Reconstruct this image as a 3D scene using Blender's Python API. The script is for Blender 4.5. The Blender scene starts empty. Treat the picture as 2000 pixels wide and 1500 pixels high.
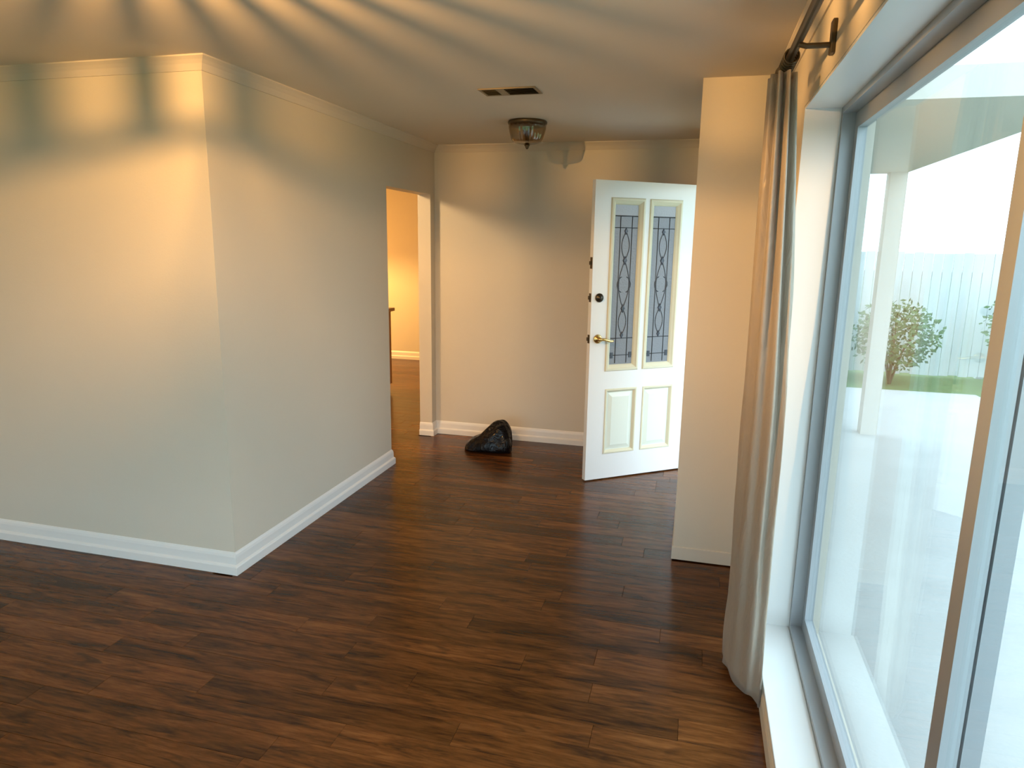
import bpy, bmesh, math, random
from mathutils import Vector, Matrix

random.seed(7)
scene = bpy.context.scene
C = scene.collection

# ------------------------------------------------------------------ camera
CAM_H = 1.623
F_PX, YAW, PITCH, ROLL = 1350.9, -0.2570, 0.1995, 0.0151
def camera_axes():
    cy, sy = math.cos(YAW), math.sin(YAW)
    cp, sp = math.cos(PITCH), math.sin(PITCH)
    f = Vector((sy * cp, cy * cp, -sp)); r = Vector((cy, -sy, 0)); u = r.cross(f)
    c, s = math.cos(ROLL), math.sin(ROLL)
    return c * r + s * u, -s * r + c * u, f
cam = bpy.data.cameras.new('camera')
cam.sensor_fit = 'HORIZONTAL'; cam.sensor_width = 36.0
cam.lens = F_PX / 2000 * 36.0
cam.clip_start = 0.02
co = bpy.data.objects.new('camera', cam); C.objects.link(co)
_r, _u, _f = camera_axes()
co.matrix_world = Matrix(((_r.x, _u.x, -_f.x, 0), (_r.y, _u.y, -_f.y, 0), (_r.z, _u.z, -_f.z, CAM_H), (0, 0, 0, 1)))
scene.camera = co

# ------------------------------------------------------------------ sky, exposure
world = bpy.data.worlds.new('overcast_sky'); scene.world = world
world.use_nodes = True
bgn = world.node_tree.nodes['Background']
bgn.inputs['Color'].default_value = (0.72, 0.89, 1.0, 1)
bgn.inputs['Strength'].default_value = 4.7
vs = scene.view_settings
vs.view_transform = 'Standard'; vs.look = 'None'; vs.gamma = 1.0; vs.use_curve_mapping = False
vs.exposure = 0.08
cy_ = scene.cycles
cy_.max_bounces = 7; cy_.diffuse_bounces = 4; cy_.glossy_bounces = 3; cy_.transmission_bounces = 4; cy_.transparent_max_bounces = 8
cy_.caustics_reflective = False; cy_.caustics_refractive = False; cy_.use_denoising = True
LAMP_POWER = 182.0
KITCHEN_POWER = 205.0
HALL_KITCHEN_POWER = 66.0
WARM = (1.0, 0.52, 0.165)
WARMER = (1.0, 0.53, 0.13)

LY_P = -2.6
# daylight sampling portals in the two openings to the outside (they give off nothing themselves)
def portal(name, loc, rot, sx, sy):
    l = bpy.data.lights.new(name, 'AREA'); l.shape = 'RECTANGLE'; l.size = sx; l.size_y = sy
    l.cycles.is_portal = True
    o = bpy.data.objects.new(name, l); C.objects.link(o); o.location = loc; o.rotation_euler = rot
    return o
portal('window_portal', (0.60, 0.55, 1.11), (0, math.radians(90), 0), 2.04, 4.52)
portal('rear_window_portal', (-2.35, LY_P - .12, 1.11), (math.radians(-90), 0, 0), 4.5, 2.02)
portal('doorway_portal', (0.24, 4.69, 1.03), (0, math.radians(90), 0), 2.05, 0.84)

# ------------------------------------------------------------------ dimensions (metres)
XL, XLT = -2.118, -2.228           # left wall, hall face and kitchen face
YN, YF = 2.728, 4.560              # left wall: near corner, near side of the opening
YJ, YB = 5.385, 5.480              # far jamb of the opening, back wall
ZC = 2.390                         # ceiling
XP, YP = -0.033, 3.528             # pier: left edge, face
XW, WT = 0.330, 0.24               # window wall: inner face, thickness
ZH = 2.005                         # head of the opening
KY = 9.0                           # far wall of the kitchen
KX = -6.4
LX, LY = -5.6, -2.6                # living room: left wall, wall behind the camera

# ------------------------------------------------------------------ materials
def new_mat(name):
    m = bpy.data.materials.new(name); m.use_nodes = True
    nt = m.node_tree; b = nt.nodes['Principled BSDF']
    return m, nt, b
def N(nt, t, **kw):
    n = nt.nodes.new(t)
    for k, v in kw.items(): setattr(n, k, v)
    return n
def simple(name, col, rough=0.5, metal=0.0, bump=0.0, bscale=60.0, var=0.0, vscale=4.0, **inp):
    m, nt, b = new_mat(name)
    b.inputs['Base Color'].default_value = (*col, 1)
    b.inputs['Roughness'].default_value = rough
    b.inputs['Metallic'].default_value = metal
    for k, v in inp.items(): b.inputs[k.replace('_', ' ')].default_value = v
    tc = N(nt, 'ShaderNodeTexCoord')
    if var:
        no = N(nt, 'ShaderNodeTexNoise'); no.inputs['Scale'].default_value = vscale; no.inputs['Detail'].default_value = 4
        nt.links.new(tc.outputs['Object'], no.inputs['Vector'])
        mx = N(nt, 'ShaderNodeMix', data_type='RGBA')
        mx.inputs['A'].default_value = (*[c * (1 - var) for c in col], 1)
        mx.inputs['B'].default_value = (*[min(1, c * (1 + var)) for c in col], 1)
        nt.links.new(no.outputs['Fac'], mx.inputs['Factor'])
        nt.links.new(mx.outputs['Result'], b.inputs['Base Color'])
    if bump:
        nb = N(nt, 'ShaderNodeTexNoise'); nb.inputs['Scale'].default_value = bscale; nb.inputs['Detail'].default_value = 5
        bp = N(nt, 'ShaderNodeBump'); bp.inputs['Strength'].default_value = bump; bp.inputs['Distance'].default_value = 0.01
        nt.links.new(tc.outputs['Object'], nb.inputs['Vector'])
        nt.links.new(nb.outputs['Fac'], bp.inputs['Height'])
        nt.links.new(bp.outputs['Normal'], b.inputs['Normal'])
    return m
M = {}
M['wall'] = simple('cream_wall_paint', (0.68, 0.625, 0.525), 0.55, bump=0.05, bscale=120, var=0.025, vscale=2)
M['ceiling'] = simple('ceiling_paint', (0.72, 0.655, 0.55), 0.8, bump=0.04, bscale=150, var=0.02, vscale=2)
M['trim'] = simple('white_trim_gloss', (0.84, 0.83, 0.81), 0.35, var=0.02)
M['cornice'] = simple('cornice_paint', (0.68, 0.62, 0.53), 0.7)
M['frame'] = simple('white_window_enamel', (0.86, 0.88, 0.88), 0.3)
M['aluminium'] = simple('grey_anodised_aluminium', (0.42, 0.45, 0.48), 0.4, 0.3)
M['door'] = simple('white_door_enamel', (0.84, 0.86, 0.86), 0.32, bump=0.03, bscale=30)
M['door_bead'] = simple('cream_glazing_bead', (0.72, 0.69, 0.52), 0.4)
M['door_panel'] = simple('pale_green_white_panel', (0.78, 0.84, 0.76), 0.35)
M['brass'] = simple('polished_brass', (0.78, 0.56, 0.22), 0.22, 1.0)
M['bronze'] = simple('dark_bronze', (0.06, 0.05, 0.035), 0.35, 0.8)
M['old_bronze'] = simple('tarnished_bronze_fitting', (0.075, 0.055, 0.03), 0.4, 0.6)
M['lead'] = simple('lead_came', (0.07, 0.075, 0.085), 0.45, 0.7)
M['vent'] = simple('yellowed_vent_metal', (0.30, 0.24, 0.15), 0.7, 0.0, var=0.25, vscale=14)
M['vent_olive'] = simple('olive_louvre', (0.10, 0.075, 0.03), 0.6)
M['vent_dark'] = simple('vent_opening_shade', (0.03, 0.022, 0.01), 0.8)  # near-black tone painting the unlit depth of the vent openings
M['concrete'] = simple('pale_concrete', (0.42, 0.43, 0.43), 0.9, bump=0.2, bscale=40, var=0.12, vscale=3)
M['lawn'] = simple('clipped_lawn', (0.13, 0.20, 0.07), 0.95, bump=0.6, bscale=90, var=0.3, vscale=9)
M['fence'] = simple('pale_painted_paling', (0.62, 0.66, 0.68), 0.8, var=0.08, vscale=6)
M['leaf'] = simple('shrub_leaf', (0.08, 0.15, 0.05), 0.6, var=0.4, vscale=12)
M['bark'] = simple('bark', (0.12, 0.09, 0.06), 0.9)
M['cabinet'] = simple('oiled_timber_cabinet', (0.25, 0.115, 0.035), 0.4, var=0.25, vscale=7)
M['worktop'] = simple('timber_worktop', (0.22, 0.12, 0.045), 0.35, var=0.2, vscale=9)
M['brick'] = simple('painted_outside_render', (0.62, 0.60, 0.56), 0.9, bump=0.2, bscale=30)

def wood_floor():
    m, nt, b = new_mat('dark_walnut_laminate')
    tc = N(nt, 'ShaderNodeTexCoord'); oi = N(nt, 'ShaderNodeObjectInfo')
    mul = N(nt, 'ShaderNodeVectorMath', operation='MULTIPLY'); mul.inputs[1].default_value = (1.0, 8.0, 1.0)
    nt.links.new(tc.outputs['Object'], mul.inputs[0])
    cmb = N(nt, 'ShaderNodeCombineXYZ')
    ms = N(nt, 'ShaderNodeMath', operation='MULTIPLY'); ms.inputs[1].default_value = 57.0
    nt.links.new(oi.outputs['Random'], ms.inputs[0])
    for k in range(3): nt.links.new(ms.outputs[0], cmb.inputs[k])
    ad = N(nt, 'ShaderNodeVectorMath', operation='ADD')
    nt.links.new(mul.outputs[0], ad.inputs[0]); nt.links.new(cmb.outputs[0], ad.inputs[1])
    n1 = N(nt, 'ShaderNodeTexNoise'); n1.inputs['Scale'].default_value = 2.4; n1.inputs['Detail'].default_value = 6; n1.inputs['Roughness'].default_value = 0.62; n1.inputs['Distortion'].default_value = 0.8
    n2 = N(nt, 'ShaderNodeTexNoise'); n2.inputs['Scale'].default_value = 13; n2.inputs['Detail'].default_value = 5; n2.inputs['Roughness'].default_value = 0.6
    nt.links.new(ad.outputs[0], n1.inputs['Vector']); nt.links.new(ad.outputs[0], n2.inputs['Vector'])
    cr = N(nt, 'ShaderNodeValToRGB')
    e = cr.color_ramp.elements
    e[0].position = 0.36; e[0].color = (0.032, 0.013, 0.0055, 1)
    e[1].position = 0.67; e[1].color = (0.195, 0.073, 0.020, 1)
    k = cr.color_ramp.elements.new(0.5); k.color = (0.106, 0.037, 0.0095, 1)
    mixf = N(nt, 'ShaderNodeMix', data_type='FLOAT'); mixf.inputs['Factor'].default_value = 0.3
    nt.links.new(n1.outputs['Fac'], mixf.inputs['A']); nt.links.new(n2.outputs['Fac'], mixf.inputs['B'])
    nt.links.new(mixf.outputs['Result'], cr.inputs['Fac'])
    n3 = N(nt, 'ShaderNodeTexNoise'); n3.inputs['Scale'].default_value = 3.1; n3.inputs['Detail'].default_value = 2.5; n3.inputs['Distortion'].default_value = 1.4
    ad2 = N(nt, 'ShaderNodeVectorMath', operation='ADD'); ad2.inputs[1].default_value = (31.7, 4.2, 9.1)
    mul2 = N(nt, 'ShaderNodeVectorMath', operation='MULTIPLY'); mul2.inputs[1].default_value = (1.0, 0.62, 1.0)
    nt.links.new(ad.outputs[0], ad2.inputs[0]); nt.links.new(ad2.outputs[0], mul2.inputs[0]); nt.links.new(mul2.outputs[0], n3.inputs['Vector'])
    kn = N(nt, 'ShaderNodeMapRange', interpolation_type='SMOOTHSTEP'); kn.inputs['From Min'].default_value = 0.56; kn.inputs['From Max'].default_value = 0.72
    nt.links.new(n3.outputs['Fac'], kn.inputs['Value'])
    dk = N(nt, 'ShaderNodeMix', data_type='RGBA'); dk.inputs['B'].default_value = (0.020, 0.0095, 0.005, 1)
    km = N(nt, 'ShaderNodeMath', operation='MULTIPLY'); km.inputs[1].default_value = 0.62
    nt.links.new(kn.outputs[0], km.inputs[0]); nt.links.new(km.outputs[0], dk.inputs['Factor']); nt.links.new(cr.outputs['Color'], dk.inputs['A'])
    hsv = N(nt, 'ShaderNodeHueSaturation')
    mr = N(nt, 'ShaderNodeMapRange'); mr.inputs['To Min'].default_value = 0.74; mr.inputs['To Max'].default_value = 1.34
    nt.links.new(oi.outputs['Random'], mr.inputs['Value'])
    nt.links.new(mr.outputs[0], hsv.inputs['Value']); nt.links.new(dk.outputs['Result'], hsv.inputs['Color'])
    nt.links.new(hsv.outputs['Color'], b.inputs['Base Color'])
    b.inputs['Roughness'].default_value = 0.26
    b.inputs['Specular IOR Level'].default_value = 0.24
    bp = N(nt, 'ShaderNodeBump'); bp.inputs['Strength'].default_value = 0.06; bp.inputs['Distance'].default_value = 0.004
    nt.links.new(n2.outputs['Fac'], bp.inputs['Height']); nt.links.new(bp.outputs['Normal'], b.inputs['Normal'])
    return m
M['floor'] = wood_floor()

def thin_glass(name, tint, refl=0.04):
    m = bpy.data.materials.new(name); m.use_nodes = True; nt = m.node_tree; nt.nodes.clear()
    out = N(nt, 'ShaderNodeOutputMaterial'); tr = N(nt, 'ShaderNodeBsdfTransparent'); gl = N(nt, 'ShaderNodeBsdfGlossy')
    tr.inputs['Color'].default_value = (*tint, 1); gl.inputs['Roughness'].default_value = 0.02
    lw = N(nt, 'ShaderNodeLayerWeight'); lw.inputs['Blend'].default_value = 0.5
    pw = N(nt, 'ShaderNodeMath', operation='POWER'); pw.inputs[1].default_value = 4.7
    fr = N(nt, 'ShaderNodeMath', operation='MULTIPLY_ADD'); fr.inputs[1].default_value = 0.8; fr.inputs[2].default_value = refl
    nt.links.new(lw.outputs['Facing'], pw.inputs[0]); nt.links.new(pw.outputs[0], fr.inputs[0])
    mx = N(nt, 'ShaderNodeMixShader')
    nt.links.new(fr.outputs[0], mx.inputs[0]); nt.links.new(tr.outputs[0], mx.inputs[1]); nt.links.new(gl.outputs[0], mx.inputs[2])
    nt.links.new(mx.outputs[0], out.inputs['Surface'])
    return m
M['glass'] = thin_glass('window_glass', (0.93, 0.97, 0.97))
M['bowl_glass'] = thin_glass('smoky_bowl_glass', (0.86, 0.80, 0.70), 0.10)

def obscure_glass(name, col, alpha=0.25):
    m, nt, b = new_mat(name)
    b.inputs['Base Color'].default_value = (*col, 1); b.inputs['Roughness'].default_value = 0.22
    tc = N(nt, 'ShaderNodeTexCoord'); v = N(nt, 'ShaderNodeTexVoronoi'); v.inputs['Scale'].default_value = 90
    bp = N(nt, 'ShaderNodeBump'); bp.inputs['Strength'].default_value = 0.35; bp.inputs['Distance'].default_value = 0.003
    nt.links.new(tc.outputs['Object'], v.inputs['Vector']); nt.links.new(v.outputs['Distance'], bp.inputs['Height']); nt.links.new(bp.outputs['Normal'], b.inputs['Normal'])
    out = nt.nodes['Material Output']; tl = N(nt, 'ShaderNodeBsdfTranslucent'); tl.inputs['Color'].default_value = (*col, 1)
    mx = N(nt, 'ShaderNodeMixShader'); mx.inputs[0].default_value = alpha
    nt.links.new(b.outputs[0], mx.inputs[1]); nt.links.new(tl.outputs[0], mx.inputs[2]); nt.links.new(mx.outputs[0], out.inputs['Surface'])
    return m
M['obscure'] = obscure_glass('grey_blue_obscure_glass', (0.30, 0.32, 0.37))
M['obscure_pale'] = obscure_glass('pale_pane_glass', (0.50, 0.52, 0.58))  # paler glass across the top of each door pane
M['diamond'] = obscure_glass('dark_blue_grey_glass', (0.06, 0.07, 0.10), 0.1)

def curtain_mat():
    m, nt, b = new_mat('taupe_satin_curtain')
    b.inputs['Base Color'].default_value = (0.55, 0.48, 0.40, 1); b.inputs['Roughness'].default_value = 0.36
    b.inputs['Sheen Weight'].default_value = 0.3
    tc = N(nt, 'ShaderNodeTexCoord'); mp = N(nt, 'ShaderNodeMapping'); mp.inputs['Scale'].default_value = (14, 14, 5)
    no = N(nt, 'ShaderNodeTexNoise'); no.inputs['Scale'].default_value = 1.6; no.inputs['Detail'].default_value = 3; no.inputs['Distortion'].default_value = 1.0
    bp = N(nt, 'ShaderNodeBump'); bp.inputs['Strength'].default_value = 0.5; bp.inputs['Distance'].default_value = 0.02
    nt.links.new(tc.outputs['Object'], mp.inputs['Vector']); nt.links.new(mp.outputs[0], no.inputs['Vector'])
    nt.links.new(no.outputs['Fac'], bp.inputs['Height']); nt.links.new(bp.outputs['Normal'], b.inputs['Normal'])
    out = nt.nodes['Material Output']; tl = N(nt, 'ShaderNodeBsdfTranslucent'); tl.inputs['Color'].default_value = (0.70, 0.62, 0.52, 1)
    mx = N(nt, 'ShaderNodeMixShader'); mx.inputs[0].default_value = 0.42
    nt.links.new(b.outputs[0], mx.inputs[1]); nt.links.new(tl.outputs[0], mx.inputs[2]); nt.links.new(mx.outputs[0], out.inputs['Surface'])
    return m
M['curtain'] = curtain_mat()
def bag_mat():
    m, nt, b = new_mat('black_glossy_plastic')
    b.inputs['Base Color'].default_value = (0.006, 0.006, 0.008, 1); b.inputs['Roughness'].default_value = 0.17; b.inputs['Specular IOR Level'].default_value = 0.22
    tc = N(nt, 'ShaderNodeTexCoord'); no = N(nt, 'ShaderNodeTexNoise'); no.inputs['Scale'].default_value = 11; no.inputs['Detail'].default_value = 3; no.inputs['Distortion'].default_value = 2.0
    bp = N(nt, 'ShaderNodeBump'); bp.inputs['Strength'].default_value = 0.8; bp.inputs['Distance'].default_value = 0.02
    nt.links.new(tc.outputs['Object'], no.inputs['Vector']); nt.links.new(no.outputs['Fac'], bp.inputs['Height']); nt.links.new(bp.outputs['Normal'], b.inputs['Normal'])
    return m
M['bag'] = bag_mat()
def emit(name, col, s):
    m = bpy.data.materials.new(name); m.use_nodes = True; nt = m.node_tree; nt.nodes.clear()
    o = N(nt, 'ShaderNodeOutputMaterial'); e = N(nt, 'ShaderNodeEmission'); e.inputs[0].default_value = (*col, 1); e.inputs[1].default_value = s
    nt.links.new(e.outputs[0], o.inputs[0]); return m
def frosted():
    m = bpy.data.materials.new('frosted_white_glass'); m.use_nodes = True; nt = m.node_tree; nt.nodes.clear()
    o = N(nt, 'ShaderNodeOutputMaterial'); a = N(nt, 'ShaderNodeBsdfTranslucent'); b = N(nt, 'ShaderNodeBsdfDiffuse'); x = N(nt, 'ShaderNodeMixShader')
    a.inputs[0].default_value = (.85, .80, .72, 1); b.inputs[0].default_value = (.85, .83, .78, 1); x.inputs[0].default_value = .4
    nt.links.new(a.outputs[0], x.inputs[1]); nt.links.new(b.outputs[0], x.inputs[2]); nt.links.new(x.outputs[0], o.inputs[0]); return m
M['frosted'] = frosted()
M['amber'] = thin_glass('amber_shade_glass', (0.34, 0.29, 0.20))
M['bulb'] = emit('warm_bulb', (1.0, 0.62, 0.28), 12.0)

# ------------------------------------------------------------------ mesh helpers
def finish(name, bm, mat, parent=None, smooth=False, loc=None):
    bmesh.ops.recalc_face_normals(bm, faces=bm.faces[:])
    me = bpy.data.meshes.new(name); bm.to_mesh(me); bm.free()
    if smooth:
        for p in me.polygons: p.use_smooth = True
    me.materials.append(M[mat] if isinstance(mat, str) else mat)
    o = bpy.data.objects.new(name, me); C.objects.link(o)
    if parent: o.parent = parent
    if loc: o.location = loc
    return o
def tag(o, label=None, cat=None, group=None, kind=None):
    for k, v in (('label', label), ('category', cat), ('group', group), ('kind', kind)):
        if v: o[k] = v
    return o
def empty(name, loc=(0, 0, 0), rz=0.0):
    o = bpy.data.objects.new(name, None); C.objects.link(o); o.location = loc; o.rotation_euler = (0, 0, rz); o.empty_display_size = 0.1
    return o
def box(bm, x0, x1, y0, y1, z0, z1, bev=0.0):
    r = bmesh.ops.create_cube(bm, size=1.0)
    for v in r['verts']:
        v.co = Vector((x0 + (v.co.x + .5) * (x1 - x0), y0 + (v.co.y + .5) * (y1 - y0), z0 + (v.co.z + .5) * (z1 - z0)))
    if bev:
        es = list({e for v in r['verts'] for e in v.link_edges})
        bmesh.ops.bevel(bm, geom=es, offset=bev, segments=2, affect='EDGES', profile=0.5)
    return bm
def boxo(name, mat, dims, parent=None, bev=0.0, smooth=False):
    return finish(name, box(bmesh.new(), *dims, bev), mat, parent, smooth)
def slab(bm, a0, a1, z0, z1, holes, t0, t1, axis):
    """upright slab with rectangular holes; axis 'y': spans Y (thickness X), 'x': spans X (thickness Y)."""
    us = sorted({a0, a1, *[h[0] for h in holes], *[h[1] for h in holes]}); zs = sorted({z0, z1, *[h[2] for h in holes], *[h[3] for h in holes]})
    us = [u for u in us if a0 <= u <= a1]; zs = [z for z in zs if z0 <= z <= z1]
    def P(u, z, t): return (t, u, z) if axis == 'y' else (u, t, z)
    V = {}
    def vert(i, j, k):
        if (i, j, k) not in V: V[i, j, k] = bm.verts.new(P(us[i], zs[j], (t0, t1)[k]))
        return V[i, j, k]
    def solid(i, j):
        if not (0 <= i < len(us) - 1 and 0 <= j < len(zs) - 1): return False
        u, z = (us[i] + us[i + 1]) / 2, (zs[j] + zs[j + 1]) / 2
        return not any(h[0] < u < h[1] and h[2] < z < h[3] for h in holes)
    for i in range(len(us) - 1):
        for j in range(len(zs) - 1):
            if not solid(i, j): continue
            for k in (0, 1): bm.faces.new([vert(i, j, k), vert(i + 1, j, k), vert(i + 1, j + 1, k), vert(i, j + 1, k)])
            for (di, dj, a, b) in ((-1, 0, (i, j), (i, j + 1)), (1, 0, (i + 1, j), (i + 1, j + 1)), (0, -1, (i, j), (i + 1, j)), (0, 1, (i, j + 1), (i + 1, j + 1))):
                if not solid(i + di, j + dj): bm.faces.new([vert(*a, 0), vert(*b, 0), vert(*b, 1), vert(*a, 1)])
    return bm
def wall(name, a0, a1, t0, t1, axis, holes=(), z0=0.0, z1=ZC, mat='wall'):
    return tag(finish(name, slab(bmesh.new(), a0, a1, z0, z1, list(holes), t0, t1, axis), mat), kind='structure')
def sweep(bm, path, prof, side=1.0, z=0.0):
    """profile (offset, height) swept along an XY polyline with mitred corners; side=+1 offsets to the left of travel."""
    pts = [Vector(p) for p in path]; rings = []
    for i, p in enumerate(pts):
        d0 = (p - pts[i - 1]).normalized() if i else None; d1 = (pts[i + 1] - p).normalized() if i < len(pts) - 1 else None
        if d0 is None: d0 = d1
        if d1 is None: d1 = d0
        n0 = Vector((-d0.y, d0.x)) * side; n1 = Vector((-d1.y, d1.x)) * side
        n = (n0 + n1); n = n / max(1e-6, n.dot(n0))
        rings.append([bm.verts.new((p.x + n.x * o, p.y + n.y * o, z + h)) for o, h in prof])
    m = len(prof)
    for a, b in zip(rings, rings[1:]):
        for k in range(m): bm.faces.new([a[k], a[(k + 1) % m], b[(k + 1) % m], b[k]])
    bm.faces.new(rings[0]); bm.faces.new(rings[-1][::-1])
    return bm
def lathe(bm, prof, seg=32, center=(0, 0, 0), axis='z', flute=0, famp=0.0):
    rings = []
    for r, h in prof:
        ring = []
        for k in range(seg):
            a = 2 * math.pi * k / seg
            rr = r * (1 + famp * math.cos(flute * a)) if flute else r
            x, y = rr * math.cos(a), rr * math.sin(a)
            p = (x, y, h) if axis == 'z' else ((h, x, y) if axis == 'x' else (x, h, y))
            ring.append(bm.verts.new(Vector(p) + Vector(center)))
        rings.append(ring)
    for a, b in zip(rings, rings[1:]):
        for k in range(seg): bm.faces.new([a[k], a[(k + 1) % seg], b[(k + 1) % seg], b[k]])
    bm.faces.new(rings[0]); bm.faces.new(rings[-1][::-1])
    return bm
def tube(bm, pts, r, seg=8, closed=False):
    pts = [Vector(p) for p in pts]; n = len(pts); rings = []
    ref = None
    for i, p in enumerate(pts):
        if closed: d = (pts[(i + 1) % n] - pts[i - 1])
        else: d = (pts[min(i + 1, n - 1)] - pts[max(i - 1, 0)])
        d.normalize()
        if ref is None: ref = Vector((0, 0, 1)) if abs(d.z) < .9 else Vector((1, 0, 0))
        a = d.cross(ref)
        if a.length < 1e-4: a = d.cross(Vector((0, 1, 0)))
        a.normalize(); b = d.cross(a)
        rad = r[i] if isinstance(r, (list, tuple)) else r
        rings.append([bm.verts.new(p + (a * math.cos(t) + b * math.sin(t)) * rad) for t in [2 * math.pi * k / seg for k in range(seg)]])
    pairs = list(zip(rings, rings[1:])) + ([(rings[-1], rings[0])] if closed else [])
    for A, B in pairs:
        for k in range(seg): bm.faces.new([A[k], A[(k + 1) % seg], B[(k + 1) % seg], B[k]])
    if not closed: bm.faces.new(rings[0]); bm.faces.new(rings[-1][::-1])
    return bm

# ------------------------------------------------------------------ floor: slab + planks
fl_bm = bmesh.new()
box(fl_bm, KX - .1, XW + WT, LY - .1, KY + .1, -0.12, -0.011)
floor = tag(finish('floor', fl_bm, M['floor']), kind='structure')
PW, PL, TH, GAP = 0.115, 0.98, 0.011, 0.0009
def plank_mesh(bm, x0, x1, y0, y1):
    c = 0.0008; x0 += GAP / 2; x1 -= GAP / 2; y0 += GAP / 2; y1 -= GAP / 2
    b = [bm.verts.new(p) for p in ((x0, y0, -TH), (x1, y0, -TH), (x1, y1, -TH), (x0, y1, -TH))]
    m = [bm.verts.new(p) for p in ((x0, y0, -c), (x1, y0, -c), (x1, y1, -c), (x0, y1, -c))]
    t = [bm.verts.new(p) for p in ((x0 + c, y0 + c, 0), (x1 - c, y0 + c, 0), (x1 - c, y1 - c, 0), (x0 + c, y1 - c, 0))]
    for lo, hi in ((b, m), (m, t)):
        for k in range(4): bm.faces.new([lo[k], lo[(k + 1) % 4], hi[(k + 1) % 4], hi[k]])
    bm.faces.new(t)
# floor zones: (x0, x1, y0, y1); rows run along X through every zone
def x_spans(y):
    s = []
    if y < YN: s.append((LX, XW))
    elif y < YP: s.append((XL, XW))
    elif y < YF or y > YJ: s.append((XL, XP))
    else: s.append((KX, XP))
    if y > YB: s = []
    if y > YN and not (YF <= y <= YJ and y < YB): s.append((KX, XLT))
    return s
rest = bmesh.new(); n_planks = 0
edges_y = [LY]
brk = sorted([YN, YP, YF, YJ, YB, KY])
y = LY
rows = []
while y < KY - 1e-6:
    y1 = min(y + PW, KY); rows.append((y, y1)); y = y1
shared = {}
for ri, (ya, yb) in enumerate(rows):
    rnd = random.Random(ri * 31 + 5); off = rnd.uniform(0, PL)
    ym = (ya + yb) / 2
    for (xa, xb) in x_spans(ym):
        x = xa - off if xa < -3 else xa - (off * 1.7) % PL
        while x < xb - 1e-6:
            x2 = x + PL; a, b = max(x, xa), min(x2, xb); x = x2
            if b - a < 0.02: continue
            near = (ym > 1.05 and ym < YB and b > -3.75) if not (xa == KX and b <= XLT) else (ym > YF - .3 and b > -4.7)
            if not near:
                plank_mesh(rest, a, b, ya, yb); continue
            key = (round(b - a, 3), round(yb - ya, 4))
            if key not in shared:
                bm = bmesh.new(); plank_mesh(bm, 0, b - a, 0, yb - ya)
                bmesh.ops.recalc_face_normals(bm, faces=bm.faces[:])
                me = bpy.data.meshes.new('plank'); bm.to_mesh(me); bm.free(); me.materials.append(M['floor']); shared[key] = me
            o = bpy.data.objects.new('plank', shared[key]); C.objects.link(o); o.parent = floor; o.location = (a, ya, 0); n_planks += 1
tag(finish('plank_field', rest, 'floor', floor), kind='stuff')
print('planks', n_planks)

# ------------------------------------------------------------------ shell
tag(boxo('ceiling', 'ceiling', (KX - .1, XW + WT, LY - .1, KY + .1, ZC, ZC + .15)), kind='structure')
wall('wall_left', YN, YB, XLT, XL, 'y', [(YF, YJ, -1, ZH)])
wall('wall_left_return', LX - .1, XLT, YN, YN + .11, 'x')
wall('wall_back', XLT, XW + WT, YB, YB + .11, 'x')
wall('wall_pier', XP, XW + WT, YP, YP + .16, 'x')
DY0, DY1 = 4.262, 5.112             # front door opening
wall('wall_foyer', YP + .16, YB, XP, XP + .24, 'y', [(DY0, DY1, -1, 2.062)])
WY0, WY1, WZ0, WZ1 = -1.70, 2.80, 0.088, 2.12
wall('wall_right', LY - .1, YP, XW, XW + WT, 'y', [(WY0, WY1, WZ0, WZ1)])
wall('wall_living_left', LY - .1, YN, LX - .1, LX, 'y')
RX0, RX1, RZ0, RZ1 = -4.60, -0.10, 0.10, 2.12
wall('wall_living_rear', LX, XW, LY - .1, LY, 'x', [(RX0, RX1, RZ0, RZ1)])
wall('wall_kitchen_back', KX - .1, XLT, KY, KY + .1, 'x')
wall('wall_kitchen_right', YB + .11, KY, XLT, XLT + .11, 'y')
wall('wall_kitchen_left', YN, KY, KX - .1, KX, 'y')

SK_LOW = [(0, 0), (.016, 0), (.016, .060), (.012, .072), (.004, .080), (0, .081)]
SK = [(0, 0), (.022, 0), (.022, .040), (.019, .046), (.012, .052), (.011, .088), (.008, .100), (.003, .110), (0, .112)]
def skirt(name, path, side):
    return tag(finish(name, sweep(bmesh.new(), path, SK, side), 'trim'), kind='structure')
skirt('baseboard_left', [(LX, YN), (XL, YN), (XL, YF), (XLT, YF)], -1)
skirt('baseboard_back', [(XLT, YJ), (XL, YJ), (XL, YB), (XP, YB)], -1)
tag(finish('baseboard_pier', sweep(bmesh.new(), [(XP, DY0 - .01), (XP, YP), (XW, YP)], [(0, 0), (.006, 0), (.006, .066), (.004, .070), (0, .071)], -1), 'cornice'), kind='structure')
tag(finish('baseboard_right', sweep(bmesh.new(), [(XW, YP - .007), (XW, LY)], SK_LOW, -1), 'wall'), kind='structure')
skirt('baseboard_kitchen', [(KX, KY), (XLT, KY), (XLT, YB + .12)], -1)
CV = [(0, 0), (0, -.055), (.006, -.055), (.012, -.045), (.022, -.030), (.036, -.017), (.046, -.010), (.052, -.006), (.052, 0)]
def cove(name, path, side):
    return tag(finish(name, sweep(bmesh.new(), path, CV, side, ZC), 'cornice'), kind='structure')
cove('trim_cornice_left', [(LX, YN), (XL, YN), (XL, YB), (XP, YB)], -1)
cove('trim_cornice_right', [(XW, YP), (XW, LY)], -1)

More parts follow.
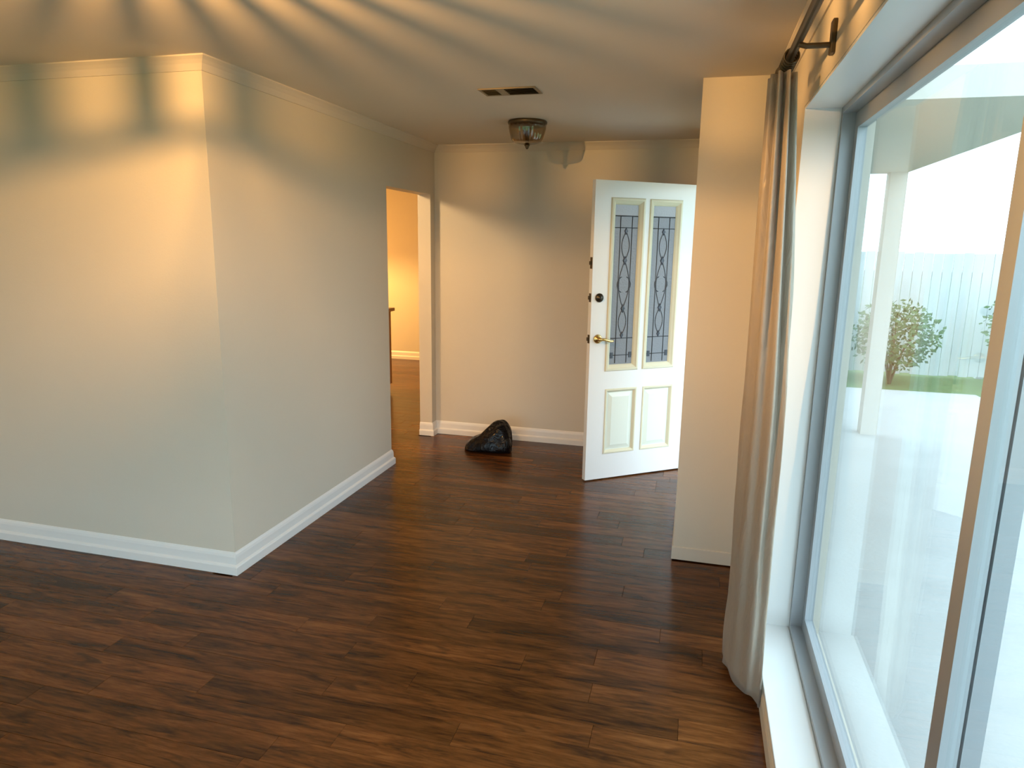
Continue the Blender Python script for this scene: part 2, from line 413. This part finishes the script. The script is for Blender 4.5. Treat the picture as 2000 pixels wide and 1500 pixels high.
# ------------------------------------------------------------------ window wall glazing
win = tag(empty('window_1', (XW, (WY0 + WY1) / 2, WZ0)), 'tall white framed glazed sliding window beside the taupe curtain', kind='structure')
def to_local(o, root):
    o.matrix_parent_inverse = Matrix.Translation(-root.location); return o
def wpart(name, mat, bm, parent=None):
    o = finish(name, bm, mat)
    o.parent = parent or win
    if parent is None: o.matrix_parent_inverse = Matrix.Translation(-win.location)
    return o
XG = 0.455                          # plane of the glazing frame; white lined reveal in front of it
wpart('sill', 'frame', box(bmesh.new(), XW - .010, XG - .0005, WY0 + .0005, WY1 - .0005, WZ0 + .0005, WZ0 + .014, .003))
wpart('reveal_lining', 'frame', slab(bmesh.new(), WY0 + .0005, WY1 - .0005, WZ0 + .0145, WZ1 - .0005, [(WY0 + .009, WY1 - .009, 0, WZ1 - .009)], XW + .002, XG - .0005, 'y'))
wpart('window_frame', 'aluminium', slab(bmesh.new(), WY0 + .0005, WY1 - .0005, WZ0 + .0145, WZ1 - .0005, [(WY0 + .03, WY1 - .03, WZ0 + .035, WZ1 - .03)], XG, XG + .08, 'y'))
def sash(y0, y1, xc):
    st, br, tr = 0.052, 0.060, 0.055
    z0, z1 = WZ0 + .036, WZ1 - .031
    h = (y0 + st, y1 - st, z0 + br, z1 - tr)
    s = wpart('sash', 'aluminium', slab(bmesh.new(), y0, y1, z0, z1, [h], xc - .015, xc + .015, 'y'))
    g = boxo('pane', 'glass', (xc - .003, xc + .003, h[0] - .006, h[1] + .006, h[2] - .006, h[3] + .006)); g.parent = s
    hb = bmesh.new(); box(hb, xc - .030, xc - .0155, y0 + .018, y0 + .036, 1.00, 1.16, .004)
    finish('pull_handle', hb, 'bronze', s)
for s_ in ((1.22, WY1 - .031, XG + .058), (-.24, 1.27, XG + .022), (WY0 + .031, -.19, XG + .058)):
    sash(*s_)

win2 = tag(empty('window_2', ((RX0 + RX1) / 2, LY, RZ0)), 'wide aluminium framed window in the wall behind the camera', kind='structure')  # unseen rear window, read off the daylight and widened to brighten the pier
def w2(name, mat, bm, parent=None):
    o = finish(name, bm, mat); o.parent = parent or win2
    if parent is None: o.matrix_parent_inverse = Matrix.Translation(-win2.location)
    return o
w2('window_frame', 'aluminium', slab(bmesh.new(), RX0 + .0005, RX1 - .0005, RZ0 + .0005, RZ1 - .0005, [(RX0 + .03, RX1 - .03, RZ0 + .03, RZ1 - .03)], LY - .085, LY - .005, 'x'))
for a_, b_, yc in ((RX0 + .031, (RX0 + RX1) / 2 + .025, LY - .026), ((RX0 + RX1) / 2 - .025, RX1 - .031, LY - .062)):
    h = (a_ + .052, b_ - .052, RZ0 + .09, RZ1 - .085)
    sh = w2('sash', 'aluminium', slab(bmesh.new(), a_, b_, RZ0 + .031, RZ1 - .031, [h], yc - .014, yc + .014, 'x'))
    w2('pane', 'glass', box(bmesh.new(), h[0] - .006, h[1] + .006, yc - .003, yc + .003, h[2] - .006, h[3] + .006), sh)

# ------------------------------------------------------------------ curtain and rod
def rod():
    root = tag(empty('curtain_rod', (0.235, 2.62, 2.205)), 'dark bronze curtain rod fixed above the tall window', 'curtain rod')
    y_end = -4.25
    finish('rod', tube(bmesh.new(), [(0, y_end, 0), (0, 0, 0)], .013, 12), 'old_bronze', root, True)
    for ye, s in ((0, 1), (y_end, -1)):
        finish('finial', lathe(bmesh.new(), [(.004, 0), (.018, .001), (.018, .008), (.011, .014), (.020, .024), (.026, .040), (.022, .055), (.010, .064), (.002, .066)] if s > 0 else
                               [(.004, 0), (.018, -.001), (.018, -.008), (.011, -.014), (.020, -.024), (.026, -.040), (.022, -.055), (.010, -.064), (.002, -.066)], 16, (0, ye, 0), 'y'), 'old_bronze', root, True)
    for yb in (-0.12 - .25, -2.1, -4.1):
        bm = bmesh.new(); box(bm, .082, .095, yb - .02, yb + .02, -.045, .045, .003); tube(bm, [(.085, yb, -.02), (.02, yb, -.02), (0, yb, -.014)], .008, 8)
        finish('bracket', bm, 'old_bronze', root)
    return root
rod()
def curtain():
    root = tag(empty('curtain', (0.245, 2.52, 0.0)), 'taupe satin curtain gathered into a bunch beside the window', 'curtain')
    bm = bmesh.new(); NT, NZ = 160, 60; rings = []
    rnd = random.Random(3); ph = [rnd.uniform(0, 6.28) for _ in range(6)]
    for j in range(NZ + 1):
        t = j / NZ; z = 0.028 + t * 2.134
        xl = 0.188 - 0.010 * t
        xr = 0.334 if t < .45 else 0.334 - 0.066 * ((t - .45) / .55) ** 1.3
        cx, hx = (xl + xr) / 2, (xr - xl) / 2; hy = 0.120 - .02 * t; cy = 2.51
        amp = 0.10 + 0.34 * t ** 1.2
        ring = []
        for k in range(NT + 1):
            th = math.radians(100) + (k / NT) * math.radians(350)
            pl = .5 + .5 * math.cos(9 * th + 0.8 * math.sin(1.3 * z + ph[0])) 
            cr = (1 - t) * (0.050 * math.sin(7 * z + 2 * th + ph[2]) + 0.040 * math.sin(15 * z - 4 * th + ph[3]) * max(0, 1 - 1.6 * t))
            r = 1 - amp * (1 - pl) + cr - .03 * (1 - t)
            dx = hx * r * math.cos(th)
            y = cy + hy * r * math.sin(th) - 1.5 * dx * (1 - t)
            ring.append(bm.verts.new((min(cx + dx, 0.312 if z > .10 else .309) - .245, y - 2.52, z + (0.010 * math.cos(5 * th) if j == 0 else 0))))
        rings.append(ring)
    for a, b in zip(rings, rings[1:]):
        for k in range(NT): bm.faces.new([a[k], a[k + 1], b[k + 1], b[k]])
    o = finish('drape', bm, 'curtain', root, True)
    md = o.modifiers.new('cloth_thickness', 'SOLIDIFY'); md.thickness = 0.003; md.offset = -1
    for i in range(7):
        bm = bmesh.new(); yy = -0.105 + i * 0.03
        tube(bm, [(-.010 + .021 * math.cos(a), yy, 2.200 + .021 * math.sin(a)) for a in [2 * math.pi * k / 20 for k in range(20)]], .0035, 6, True)
        finish('curtain_ring', bm, 'old_bronze', root, True)
    return root
curtain()

# ------------------------------------------------------------------ front door (open) and its frame
DW, DH, DT = 0.82, 2.030, 0.040
free = Vector((-0.670, 4.593)); hinge = Vector((-0.0225, 5.095))
ang = math.atan2(hinge.y - free.y, hinge.x - free.x)      # local +x runs from the free edge to the hinge; local -y faces the camera
door = tag(empty('door_1', (free.x, free.y, 0.009), ang), 'open white front door with two leaded glass panels and brass lever', kind='structure')
gl = [(.133, .375, .780, 1.912), (.432, .674, .780, 1.912)]; pn = [(.137, .385, .182, .640), (.440, .688, .182, .640)]
finish('leaf', slab(bmesh.new(), 0, DW, 0, DH, gl + pn, 0, DT, 'x'), 'door', door)
def rect_ring(bm, u0, u1, z0, z1, prof):
    """moulding around a rectangle: prof = (inset, y)"""
    rings = []
    for ins, yy in prof:
        rings.append([bm.verts.new(p) for p in ((u0 + ins, yy, z0 + ins), (u1 - ins, yy, z0 + ins), (u1 - ins, yy, z1 - ins), (u0 + ins, yy, z1 - ins))])
    m = len(rings)
    for i in range(m):
        A, B = rings[i], rings[(i + 1) % m]
        for k in range(4): bm.faces.new([A[k], A[(k + 1) % 4], B[(k + 1) % 4], B[k]])
    return bm
for i, (u0, u1, z0, z1) in enumerate(gl):
    for s in (0, 1):
        f = (lambda y: y) if s == 0 else (lambda y: DT - y)
        finish('glazing_bead', rect_ring(bmesh.new(), u0 - .012, u1 + .012, z0 - .012, z1 + .012, [(0, f(-.0005)), (.006, f(-.009)), (.018, f(-.010)), (.026, f(-.002)), (.036, f(.006)), (.044, f(.016)), (.010, f(.016)), (.010, f(-.0005))]), 'door_bead', door)
    a, b, c, d = u0 + .030, u1 - .030, z0 + .030, z1 - .030
    g = boxo('pane', 'obscure', (a, b, .017, .0225, c, d - .075), door); boxo('top_pane', 'obscure_pale', (a, b, .017, .0225, d - .073, d), door)
    # lead cames: real strips standing on the glass
    um = (a + b) / 2; hw = (b - a) / 2; yy = .0165; H = d - c
    bm = bmesh.new()
    def came(pts, r=.0028): tube(bm, [(u, yy, z) for u, z in pts], r, 6)
    came([(a + .004, d - .074), (b - .004, d - .074)], .004)
    for du in (-.045, .045): came([(um + du, c + .01), (um + du, d - .076)])
    for zz in (.06, .17, .86): came([(a + .004, c + H * zz), (b - .004, c + H * zz)])
    zA, zB = c + H * .36, c + H * .66
    for sg in (-1, 1):
        came([(um + sg * .040 * math.sin(math.pi * t), zA + (zB - zA) * t) for t in [k / 16 for k in range(17)]])
        came([(um + sg * .030 * math.sin(math.pi * t), c + H * .19 + (zA - c - H * .19) * t) for t in [k / 12 for k in range(13)]])
        came([(um + sg * .030 * math.sin(math.pi * t), zB + (c + H * .84 - zB) * t) for t in [k / 12 for k in range(13)]])
        came([(um + sg * .052 * math.cos(t), c + H * .51 + .055 * math.sin(t)) for t in [-1.2 + k * .2 for k in range(13)]])
    finish('leading', bm, 'lead', door, True)
    for zz, rr in ((.36, .022), (.66, .022), (.19, .018), (.84, .018)):
        bm = bmesh.new(); zc_ = c + H * zz; top = [(um, zc_ - rr * 1.5), (um + rr * .8, zc_), (um, zc_ + rr * 1.5), (um - rr * .8, zc_)]
        back = [bm.verts.new((u, .0168, z)) for u, z in top]; fr = [bm.verts.new((um + (u - um) * .6, .0125, zc_ + (z - zc_) * .6)) for u, z in top]
        for k in range(4): bm.faces.new([back[k], back[(k + 1) % 4], fr[(k + 1) % 4], fr[k]])
        bm.faces.new(fr); bm.faces.new(back[::-1])
        finish('glass_diamond', bm, 'diamond', door)
    for su in (-1, 1):
        bm = bmesh.new(); box(bm, um + su * (hw - .017) - .011, um + su * (hw - .017) + .011, .0135, .0168, c + .045, c + .085, .002); finish('glass_square', bm, 'diamond', door)
for (u0, u1, z0, z1) in pn:
    for s in (0, 1):
        f = (lambda y: y) if s == 0 else (lambda y: DT - y)
        finish('panel_moulding', rect_ring(bmesh.new(), u0 - .004, u1 + .004, z0 - .004, z1 + .004, [(0, f(-.0005)), (.004, f(-.005)), (.012, f(-.005)), (.020, f(.003)), (.026, f(.011)), (.006, f(.0118)), (.0045, f(-.0005))]), 'door_bead', door)
    bm = bmesh.new(); R4 = []
    for ins, yy in ((.002, .012), (.028, .012), (.056, .004)):
        R4.append([bm.verts.new(p) for p in ((u0 + ins, yy, z0 + ins), (u1 - ins, yy, z0 + ins), (u1 - ins, yy, z1 - ins), (u0 + ins, yy, z1 - ins))])
    for ins, yy in ((.056, DT - .004), (.028, DT - .012), (.002, DT - .012)):
        R4.append([bm.verts.new(p) for p in ((u0 + ins, yy, z0 + ins), (u1 - ins, yy, z0 + ins), (u1 - ins, yy, z1 - ins), (u0 + ins, yy, z1 - ins))])
    for i, (A, B) in enumerate(zip(R4, R4[1:] + R4[:1])):
        if i == 2: continue
        for k in range(4): bm.faces.new([A[k], A[(k + 1) % 4], B[(k + 1) % 4], B[k]])
    bm.faces.new(R4[2]); bm.faces.new(R4[3][::-1])
    finish('raised_panel', bm, 'door_panel', door)
# hardware
o = finish('deadbolt', lathe(bmesh.new(), [(.010, .002), (.030, .0), (.030, -.006), (.026, -.012), (.018, -.014), (.017, -.022), (.002, -.023)], 24, (.058, 0, 1.272), 'y'), 'bronze', door, True); o['label'] = 'dark bronze deadbolt'
o2 = finish('key_slot', box(bmesh.new(), .0565, .0595, -.0245, -.0225, 1.264, 1.280), 'lead', o)
bm = lathe(bmesh.new(), [(.010, .002), (.031, .0), (.031, -.005), (.024, -.010), (.013, -.013), (.012, -.045), (.002, -.047)], 24, (.058, 0, .995), 'y')
o = finish('lever_handle', bm, 'brass', door, True); o['label'] = 'polished brass lever handle'
o2 = finish('lever', tube(bmesh.new(), [(.052, -.042, .995), (.075, -.046, .997), (.100, -.048, .992), (.125, -.046, .984), (.150, -.041, .982), (.160, -.037, .985)], [.010, .010, .0095, .009, .008, .006], 12), 'brass', o, True)
for zz, hh, wd in ((1.500, .075, .026), (1.272, .058, .024), (.995, .058, .024)):
    f = finish('faceplate', box(bmesh.new(), -.0022, .0005, DT / 2 - wd / 2, DT / 2 + wd / 2, zz - hh / 2, zz + hh / 2, .0008), 'old_bronze', door)
    finish('latch_bolt', box(bmesh.new(), -.014, -.0015, DT / 2 - .007, DT / 2 + .007, zz - .012, zz + .012, .002), 'old_bronze', f)
finish('inside_knob', lathe(bmesh.new(), [(.010, DT - .002), (.031, DT), (.031, DT + .006), (.014, DT + .012), (.012, DT + .035), (.024, DT + .045), (.026, DT + .058), (.016, DT + .068), (.002, DT + .07)], 20, (.058, 0, .995), 'y'), 'brass', door, True)
for zz in (.22, 1.02, 1.80):
    finish('hinge', lathe(bmesh.new(), [(.002, -.052), (.007, -.05), (.007, .05), (.002, .052)], 10, (DW + .008, DT + .004, zz), 'z'), 'brass', door, True)
# frame lining in the foyer wall
bm = slab(bmesh.new(), DY0 + .0005, DY1 - .0005, 0.0005, 2.0615, [(DY0 + .030, DY1 - .014, -1, 2.046)], XP + .003, XP + .236, 'y')
tag(finish('trim_door_frame', bm, 'trim'), kind='structure')
tag(finish('trim_threshold', box(bmesh.new(), XP + .004, XP + .30, DY0 + .031, DY1 - .015, -.1, .0085, .002), 'bronze'), kind='structure')

# ------------------------------------------------------------------ black bag on the floor
def bag():
    bm = bmesh.new()
    st = [(-.198, .010, .020), (-.185, .055, .055), (-.150, .092, .085), (-.110, .112, .100), (-.070, .130, .108), (-.030, .162, .112), (.005, .200, .114), (.040, .228, .110),
          (.075, .246, .105), (.105, .246, .098), (.135, .226, .088), (.160, .195, .075), (.178, .130, .055), (.186, .06, .030)]
    rnd = random.Random(11); NS = 28; rings = []
    for i, (x, h, d) in enumerate(st):
        ring = []
        for k in range(NS):
            a = 2 * math.pi * k / NS
            c, s = math.cos(a), math.sin(a)
            yy = d * math.copysign(abs(c) ** .8, c)
            zz = h * (.42 + .58 * math.copysign(abs(s) ** .75, s)) if s > 0 else h * .42 * (1 - abs(s) ** .35)
            fold = 1 + .045 * math.sin(5 * a + i * .9) + .03 * math.sin(9 * a - i * 1.7)
            lean = .04 * (zz / .26) ** 2
            ring.append(bm.verts.new((x + .010 * math.sin(3 * a + i) * (zz / .2), yy * fold * (1 - .42 * (zz / max(h, .01)) ** 1.5 if c < 0 else 1) + lean, max(0.001, zz * (fold if s > 0 else 1)))))
        rings.append(ring)
    for a, b in zip(rings, rings[1:]):
        for k in range(NS): bm.faces.new([a[k], a[(k + 1) % NS], b[(k + 1) % NS], b[k]])
    bm.faces.new(rings[0]); bm.faces.new(rings[-1][::-1])
    o = finish('plastic_bag', bm, 'bag', None, True, (-1.525, 5.10, 0))
    md = o.modifiers.new('smooth', 'SUBSURF'); md.levels = 2; md.render_levels = 2
    return tag(o, 'slumped glossy black bag lying on the floor by the back wall', 'bag')
bag()

# ------------------------------------------------------------------ ceiling fixtures
def bowl_light():
    root = tag(empty('ceiling_light', (-1.108, 4.505, ZC)), 'small dark ceiling light with smoky glass bowl before the back wall', 'ceiling light')
    finish('canopy', lathe(bmesh.new(), [(.06, -.0005), (.122, -.001), (.126, -.010), (.122, -.022), (.108, -.032), (.06, -.036), (.02, -.037)], 40), 'old_bronze', root, True)
    bw = bmesh.new(); seg = 60
    outer = [(.118, -.024), (.116, -.050), (.108, -.082), (.100, -.112), (.088, -.128), (.055, -.138), (.012, -.142)]
    rings = []
    for r, h in outer:
        rings.append([bw.verts.new((r * (1 + .03 * math.cos(20 * 2 * math.pi * k / seg)) * math.cos(2 * math.pi * k / seg), r * (1 + .03 * math.cos(20 * 2 * math.pi * k / seg)) * math.sin(2 * math.pi * k / seg), h)) for k in range(seg)])
    for a, b in zip(rings, rings[1:]):
        for k in range(seg): bw.faces.new([a[k], a[(k + 1) % seg], b[(k + 1) % seg], b[k]])
    o = finish('glass_bowl', bw, 'bowl_glass', root, True); md = o.modifiers.new('glass_thickness', 'SOLIDIFY'); md.thickness = .003
    finish('stem', lathe(bmesh.new(), [(.024, -.034), (.030, -.045), (.020, -.070), (.012, -.100), (.010, -.140)], 20), 'old_bronze', root, True)
    finish('finial', lathe(bmesh.new(), [(.004, -.139), (.016, -.1425), (.018, -.149), (.010, -.155), (.012, -.160), (.006, -.168), (.001, -.171)], 20), 'old_bronze', root, True)
    return root
bowl_light()

def vent():
    root = tag(empty('ceiling_vent', (-0.985, 3.625, ZC), math.radians(-1)), 'yellowed ceiling vent with two dark louvred openings', 'vent')
    L, W = .150, .080
    bm = bmesh.new(); hs = [(-L + .014, -.062, -W + .018, W - .018), (-.018, L - .014, -W + .012, W - .012)]
    slab(bm, -L, L, -W, W, hs, 0, 1, 'x')
    for v in bm.verts: v.co = Vector((v.co.x, v.co.z, -.001 - .005 * (1 - v.co.y)))
    finish('vent_frame', bm, 'vent', root)
    for h in hs:
        boxo('shade_plate', 'vent_dark', (h[0] - .004, h[1] + .004, h[2] - .004, h[3] + .004, -.0026, -.0012), root)  # flat dark plate standing in for the shade inside the opening
        n = 5
        for k in range(n):
            yy = h[2] + (k + .5) * (h[3] - h[2]) / n
            bm = bmesh.new(); box(bm, h[0] + .001, h[1] - .001, -.005, .005, -.0006, .0006)
            bmesh.ops.rotate(bm, verts=bm.verts[:], matrix=Matrix.Rotation(math.radians(28), 3, 'X')); bmesh.ops.translate(bm, verts=bm.verts[:], vec=(0, yy, -.0056))
            finish('louvre', bm, 'vent_dark' if h is hs[1] else 'vent_olive', root)
    return root
vent()

def lamp_light(name, loc, power, col, radius, parent=None):
    l = bpy.data.lights.new(name, 'POINT'); l.energy = power; l.color = col; l.shadow_soft_size = radius; l.use_shadow = True
    o = bpy.data.objects.new(name, l); C.objects.link(o); o.location = loc
    if parent: o.parent = parent
    return o
def rib_light():
    """flush living room light: a ring of upright ribs around a small bulb; the ribs throw the fan of streaks on the ceiling"""
    root = tag(empty('flush_ceiling_light', (-1.317, 1.398, ZC)), 'flush brass ceiling light with a ring of upright ribs around its bulb', 'ceiling light')
    finish('canopy', lathe(bmesh.new(), [(.04, -.0005), (.150, -.001), (.152, -.008), (.146, -.012), (.03, -.013)], 40), 'brass', root, True)
    NR = 27; R = .135
    for k in range(NR):
        a = math.radians(-12.9 + 360 / NR * k)          # bearing from +Y towards +X
        cx, cy = R * math.sin(a), R * math.cos(a)
        bm = bmesh.new(); box(bm, -.0068, .0068, -.003, .003, -.108, -.012, .0015)
        bmesh.ops.rotate(bm, verts=bm.verts[:], matrix=Matrix.Rotation(-a, 3, 'Z')); bmesh.ops.translate(bm, verts=bm.verts[:], vec=(cx, cy, 0))
        finish('rib', bm, 'brass', root)
    finish('rim', tube(bmesh.new(), [(R * math.cos(t), R * math.sin(t), -.108) for t in [2 * math.pi * k / 54 for k in range(54)]], .004, 8, True), 'brass', root, True)
    finish('socket', lathe(bmesh.new(), [(.018, -.012), (.020, -.014), (.020, -.050), (.012, -.060), (.004, -.061)], 20), 'bronze', root, True)
    finish('bulb', lathe(bmesh.new(), [(.003, -.0612), (.006, -.064), (.006, -.068), (.003, -.071)], 12), 'bulb', root, True)
    finish('cutoff_dish', lathe(bmesh.new(), [(.004, -.1135), (.035, -.1145), (.037, -.118), (.032, -.124), (.004, -.130)], 32), 'frosted', root, True)  # unseen dish sized to cut the lamp's steep downward light
    for k in range(3):
        a = 2.0944 * k; finish('dish_arm', tube(bmesh.new(), [(.035 * math.cos(a), .035 * math.sin(a), -.117), (.095 * math.cos(a), .095 * math.sin(a), -.120), ((R - .003) * math.cos(a), (R - .003) * math.sin(a), -.110)], .0022, 6), 'brass', root, True)
    lamp_light('flush_light_glow', (0, 0, -.090), LAMP_POWER, WARM, .008, root)
    return root
rib_light()

# ------------------------------------------------------------------ kitchen beyond the opening
def cabinet():
    x1, x0, y0, y1, h = -3.228, -4.25, 6.45, 7.0, .885
    root = tag(empty('kitchen_cabinet', (x1, y0, 0)), 'timber kitchen cabinet with overhanging worktop seen through the opening', 'cabinet')
    def loc(o): o.parent = root; o.matrix_parent_inverse = Matrix.Translation(-root.location); return o
    loc(boxo('body', 'cabinet', (x0, x1, y0, y1, .08, h - .001))); loc(boxo('plinth', 'bronze', (x0 + .02, x1 - .03, y0 + .04, y1 - .04, 0.0005, .079)))
    loc(boxo('worktop', 'worktop', (x0 - .03, x1 + .036, y0 - .03, y1 + .03, h, h + .035), bev=.004))
    for a, b in ((x0 + .01, (x0 + x1) / 2 - .004), ((x0 + x1) / 2 + .004, x1 - .01)):
        d = loc(boxo('cabinet_door', 'cabinet', (a, b, y0 - .018, y0 - .0005, .09, h - .02), bev=.003))
        k = finish('knob', lathe(bmesh.new(), [(.006, y0 - .0175), (.006, y0 - .03), (.013, y0 - .034), (.012, y0 - .042), (.003, y0 - .045)], 14, ((a + b) / 2, 0, .70), 'y'), 'brass'); k.parent = d
cabinet()
def pendant():
    root = tag(empty('pendant_lamp', (-4.90, 7.65, ZC)), 'kitchen pendant lamp with amber glass cone shade', 'lamp')
    finish('canopy', lathe(bmesh.new(), [(.03, -.0005), (.05, -.001), (.05, -.018), (.008, -.026)], 20), 'bronze', root, True)
    finish('cord', tube(bmesh.new(), [(0, 0, -.02), (0, 0, -0.730)], .004, 8), 'bronze', root, True)
    bm = bmesh.new(); rings = []
    for r, h in ((.022, -0.720), (.03, -0.760), (.07, -0.810), (.17, -0.910), (.175, -0.930)):
        rings.append([bm.verts.new((r * math.cos(2 * math.pi * k / 32), r * math.sin(2 * math.pi * k / 32), h)) for k in range(32)])
    for a, b in zip(rings, rings[1:]):
        for k in range(32): bm.faces.new([a[k], a[(k + 1) % 32], b[(k + 1) % 32], b[k]])
    finish('shade', bm, 'amber', root, True)
    finish('bulb', lathe(bmesh.new(), [(.008, -0.770), (.014, -0.790), (.026, -0.830), (.026, -0.855), (.012, -0.872), (.002, -0.875)], 20), 'bulb', root, True)
    lamp_light('pendant_glow', (0, 0, -0.905), KITCHEN_POWER, WARMER, .03, root)
pendant()

def batten_light():
    root = tag(empty('batten_ceiling_light', (-2.80, 4.00, ZC)), 'bare bulb on a white batten holder on the kitchen ceiling', 'ceiling light')
    finish('holder', lathe(bmesh.new(), [(.03, -.0005), (.052, -.001), (.052, -.012), (.030, -.022), (.022, -.045), (.004, -.047)], 24), 'trim', root, True)
    finish('bulb', lathe(bmesh.new(), [(.010, -.0472), (.014, -.055), (.020, -.062), (.020, -.068), (.012, -.074), (.002, -.076)], 20), 'bulb', root, True)
    lamp_light('batten_glow', (0, 0, -.175), HALL_KITCHEN_POWER, (1.0, 0.66, 0.33), .09, root)
batten_light()

# ------------------------------------------------------------------ outside
tag(boxo('ground_lawn', 'lawn', (-40, 40, -30, 60, -.45, -.16)), kind='structure')
tag(boxo('ground_path', 'concrete', (.575, 3.4, -5, 9.5, -.30, -.11)), kind='structure')
tag(boxo('porch_roof', 'brick', (.215, 1.75, 3.72, 7.2, 2.30, 2.44)), 'pale rendered porch roof outside the front door', kind='structure')
tag(boxo('porch_post', 'brick', (1.60, 1.74, 7.04, 7.18, -.11, 2.299)), 'square rendered post holding the porch roof', kind='structure')
def fence():
    root = tag(empty('paling_fence', (0.2, 11.0, -.16)), 'pale painted paling fence across the garden outside the window', 'fence')
    W, H = .118, 1.75; n = 62
    bm = bmesh.new(); box(bm, 0, W, -.009, .009, .03, H, .002); bmesh.ops.recalc_face_normals(bm, faces=bm.faces[:])
    me = bpy.data.meshes.new('paling'); bm.to_mesh(me); bm.free(); me.materials.append(M['fence'])
    for k in range(n):
        o = bpy.data.objects.new('paling', me); C.objects.link(o); o.parent = root; o.location = (k * (W + .006), 0, random.uniform(-.012, .012))
    for z in (.35, 1.40): boxo('rail', 'fence', (0, n * (W + .006), .0095, .05, z, z + .09), root)
    for k in range(0, n + 1, 15): boxo('post', 'fence', (k * (W + .006), k * (W + .006) + .09, .051, .14, 0, H), root)
fence()
def shrub(loc, h, r, label):
    rnd = random.Random(int(loc[0] * 100)); root = tag(empty('garden_shrub', loc), label, 'shrub', 'shrubs along the garden fence')
    bm = bmesh.new()
    for k in range(5):
        a = rnd.uniform(0, 6.28); tube(bm, [(0, 0, 0), (.2 * r * math.cos(a), .2 * r * math.sin(a), h * .4), (.5 * r * math.cos(a), .5 * r * math.sin(a), h * .7)], [.02, .014, .006], 6)
    finish('stem', bm, 'bark', root)
    bm = bmesh.new()
    for k in range(1500):
        u = Vector((rnd.gauss(0, 1), rnd.gauss(0, 1), rnd.gauss(0, 1))).normalized() * rnd.uniform(.55, 1)
        p = Vector((u.x * r, u.y * r, h * .58 + u.z * h * .42)); d = Vector((rnd.gauss(0, 1), rnd.gauss(0, 1), rnd.gauss(0, .7))).normalized(); s = d.orthogonal().normalized()
        L = rnd.uniform(.05, .09); bm.faces.new([bm.verts.new(p), bm.verts.new(p + d * L * .5 + s * L * .28), bm.verts.new(p + d * L), bm.verts.new(p + d * L * .5 - s * L * .28)])
    f = finish('foliage', bm, 'leaf', root); f['kind'] = 'stuff'
shrub((2.6, 10.2, -.16), 1.15, .55, 'rounded dark green shrub before the pale fence, nearest the house')
shrub((4.3, 10.1, -.16), 1.5, .7, 'taller dark green shrub before the pale fence, farther from the house')
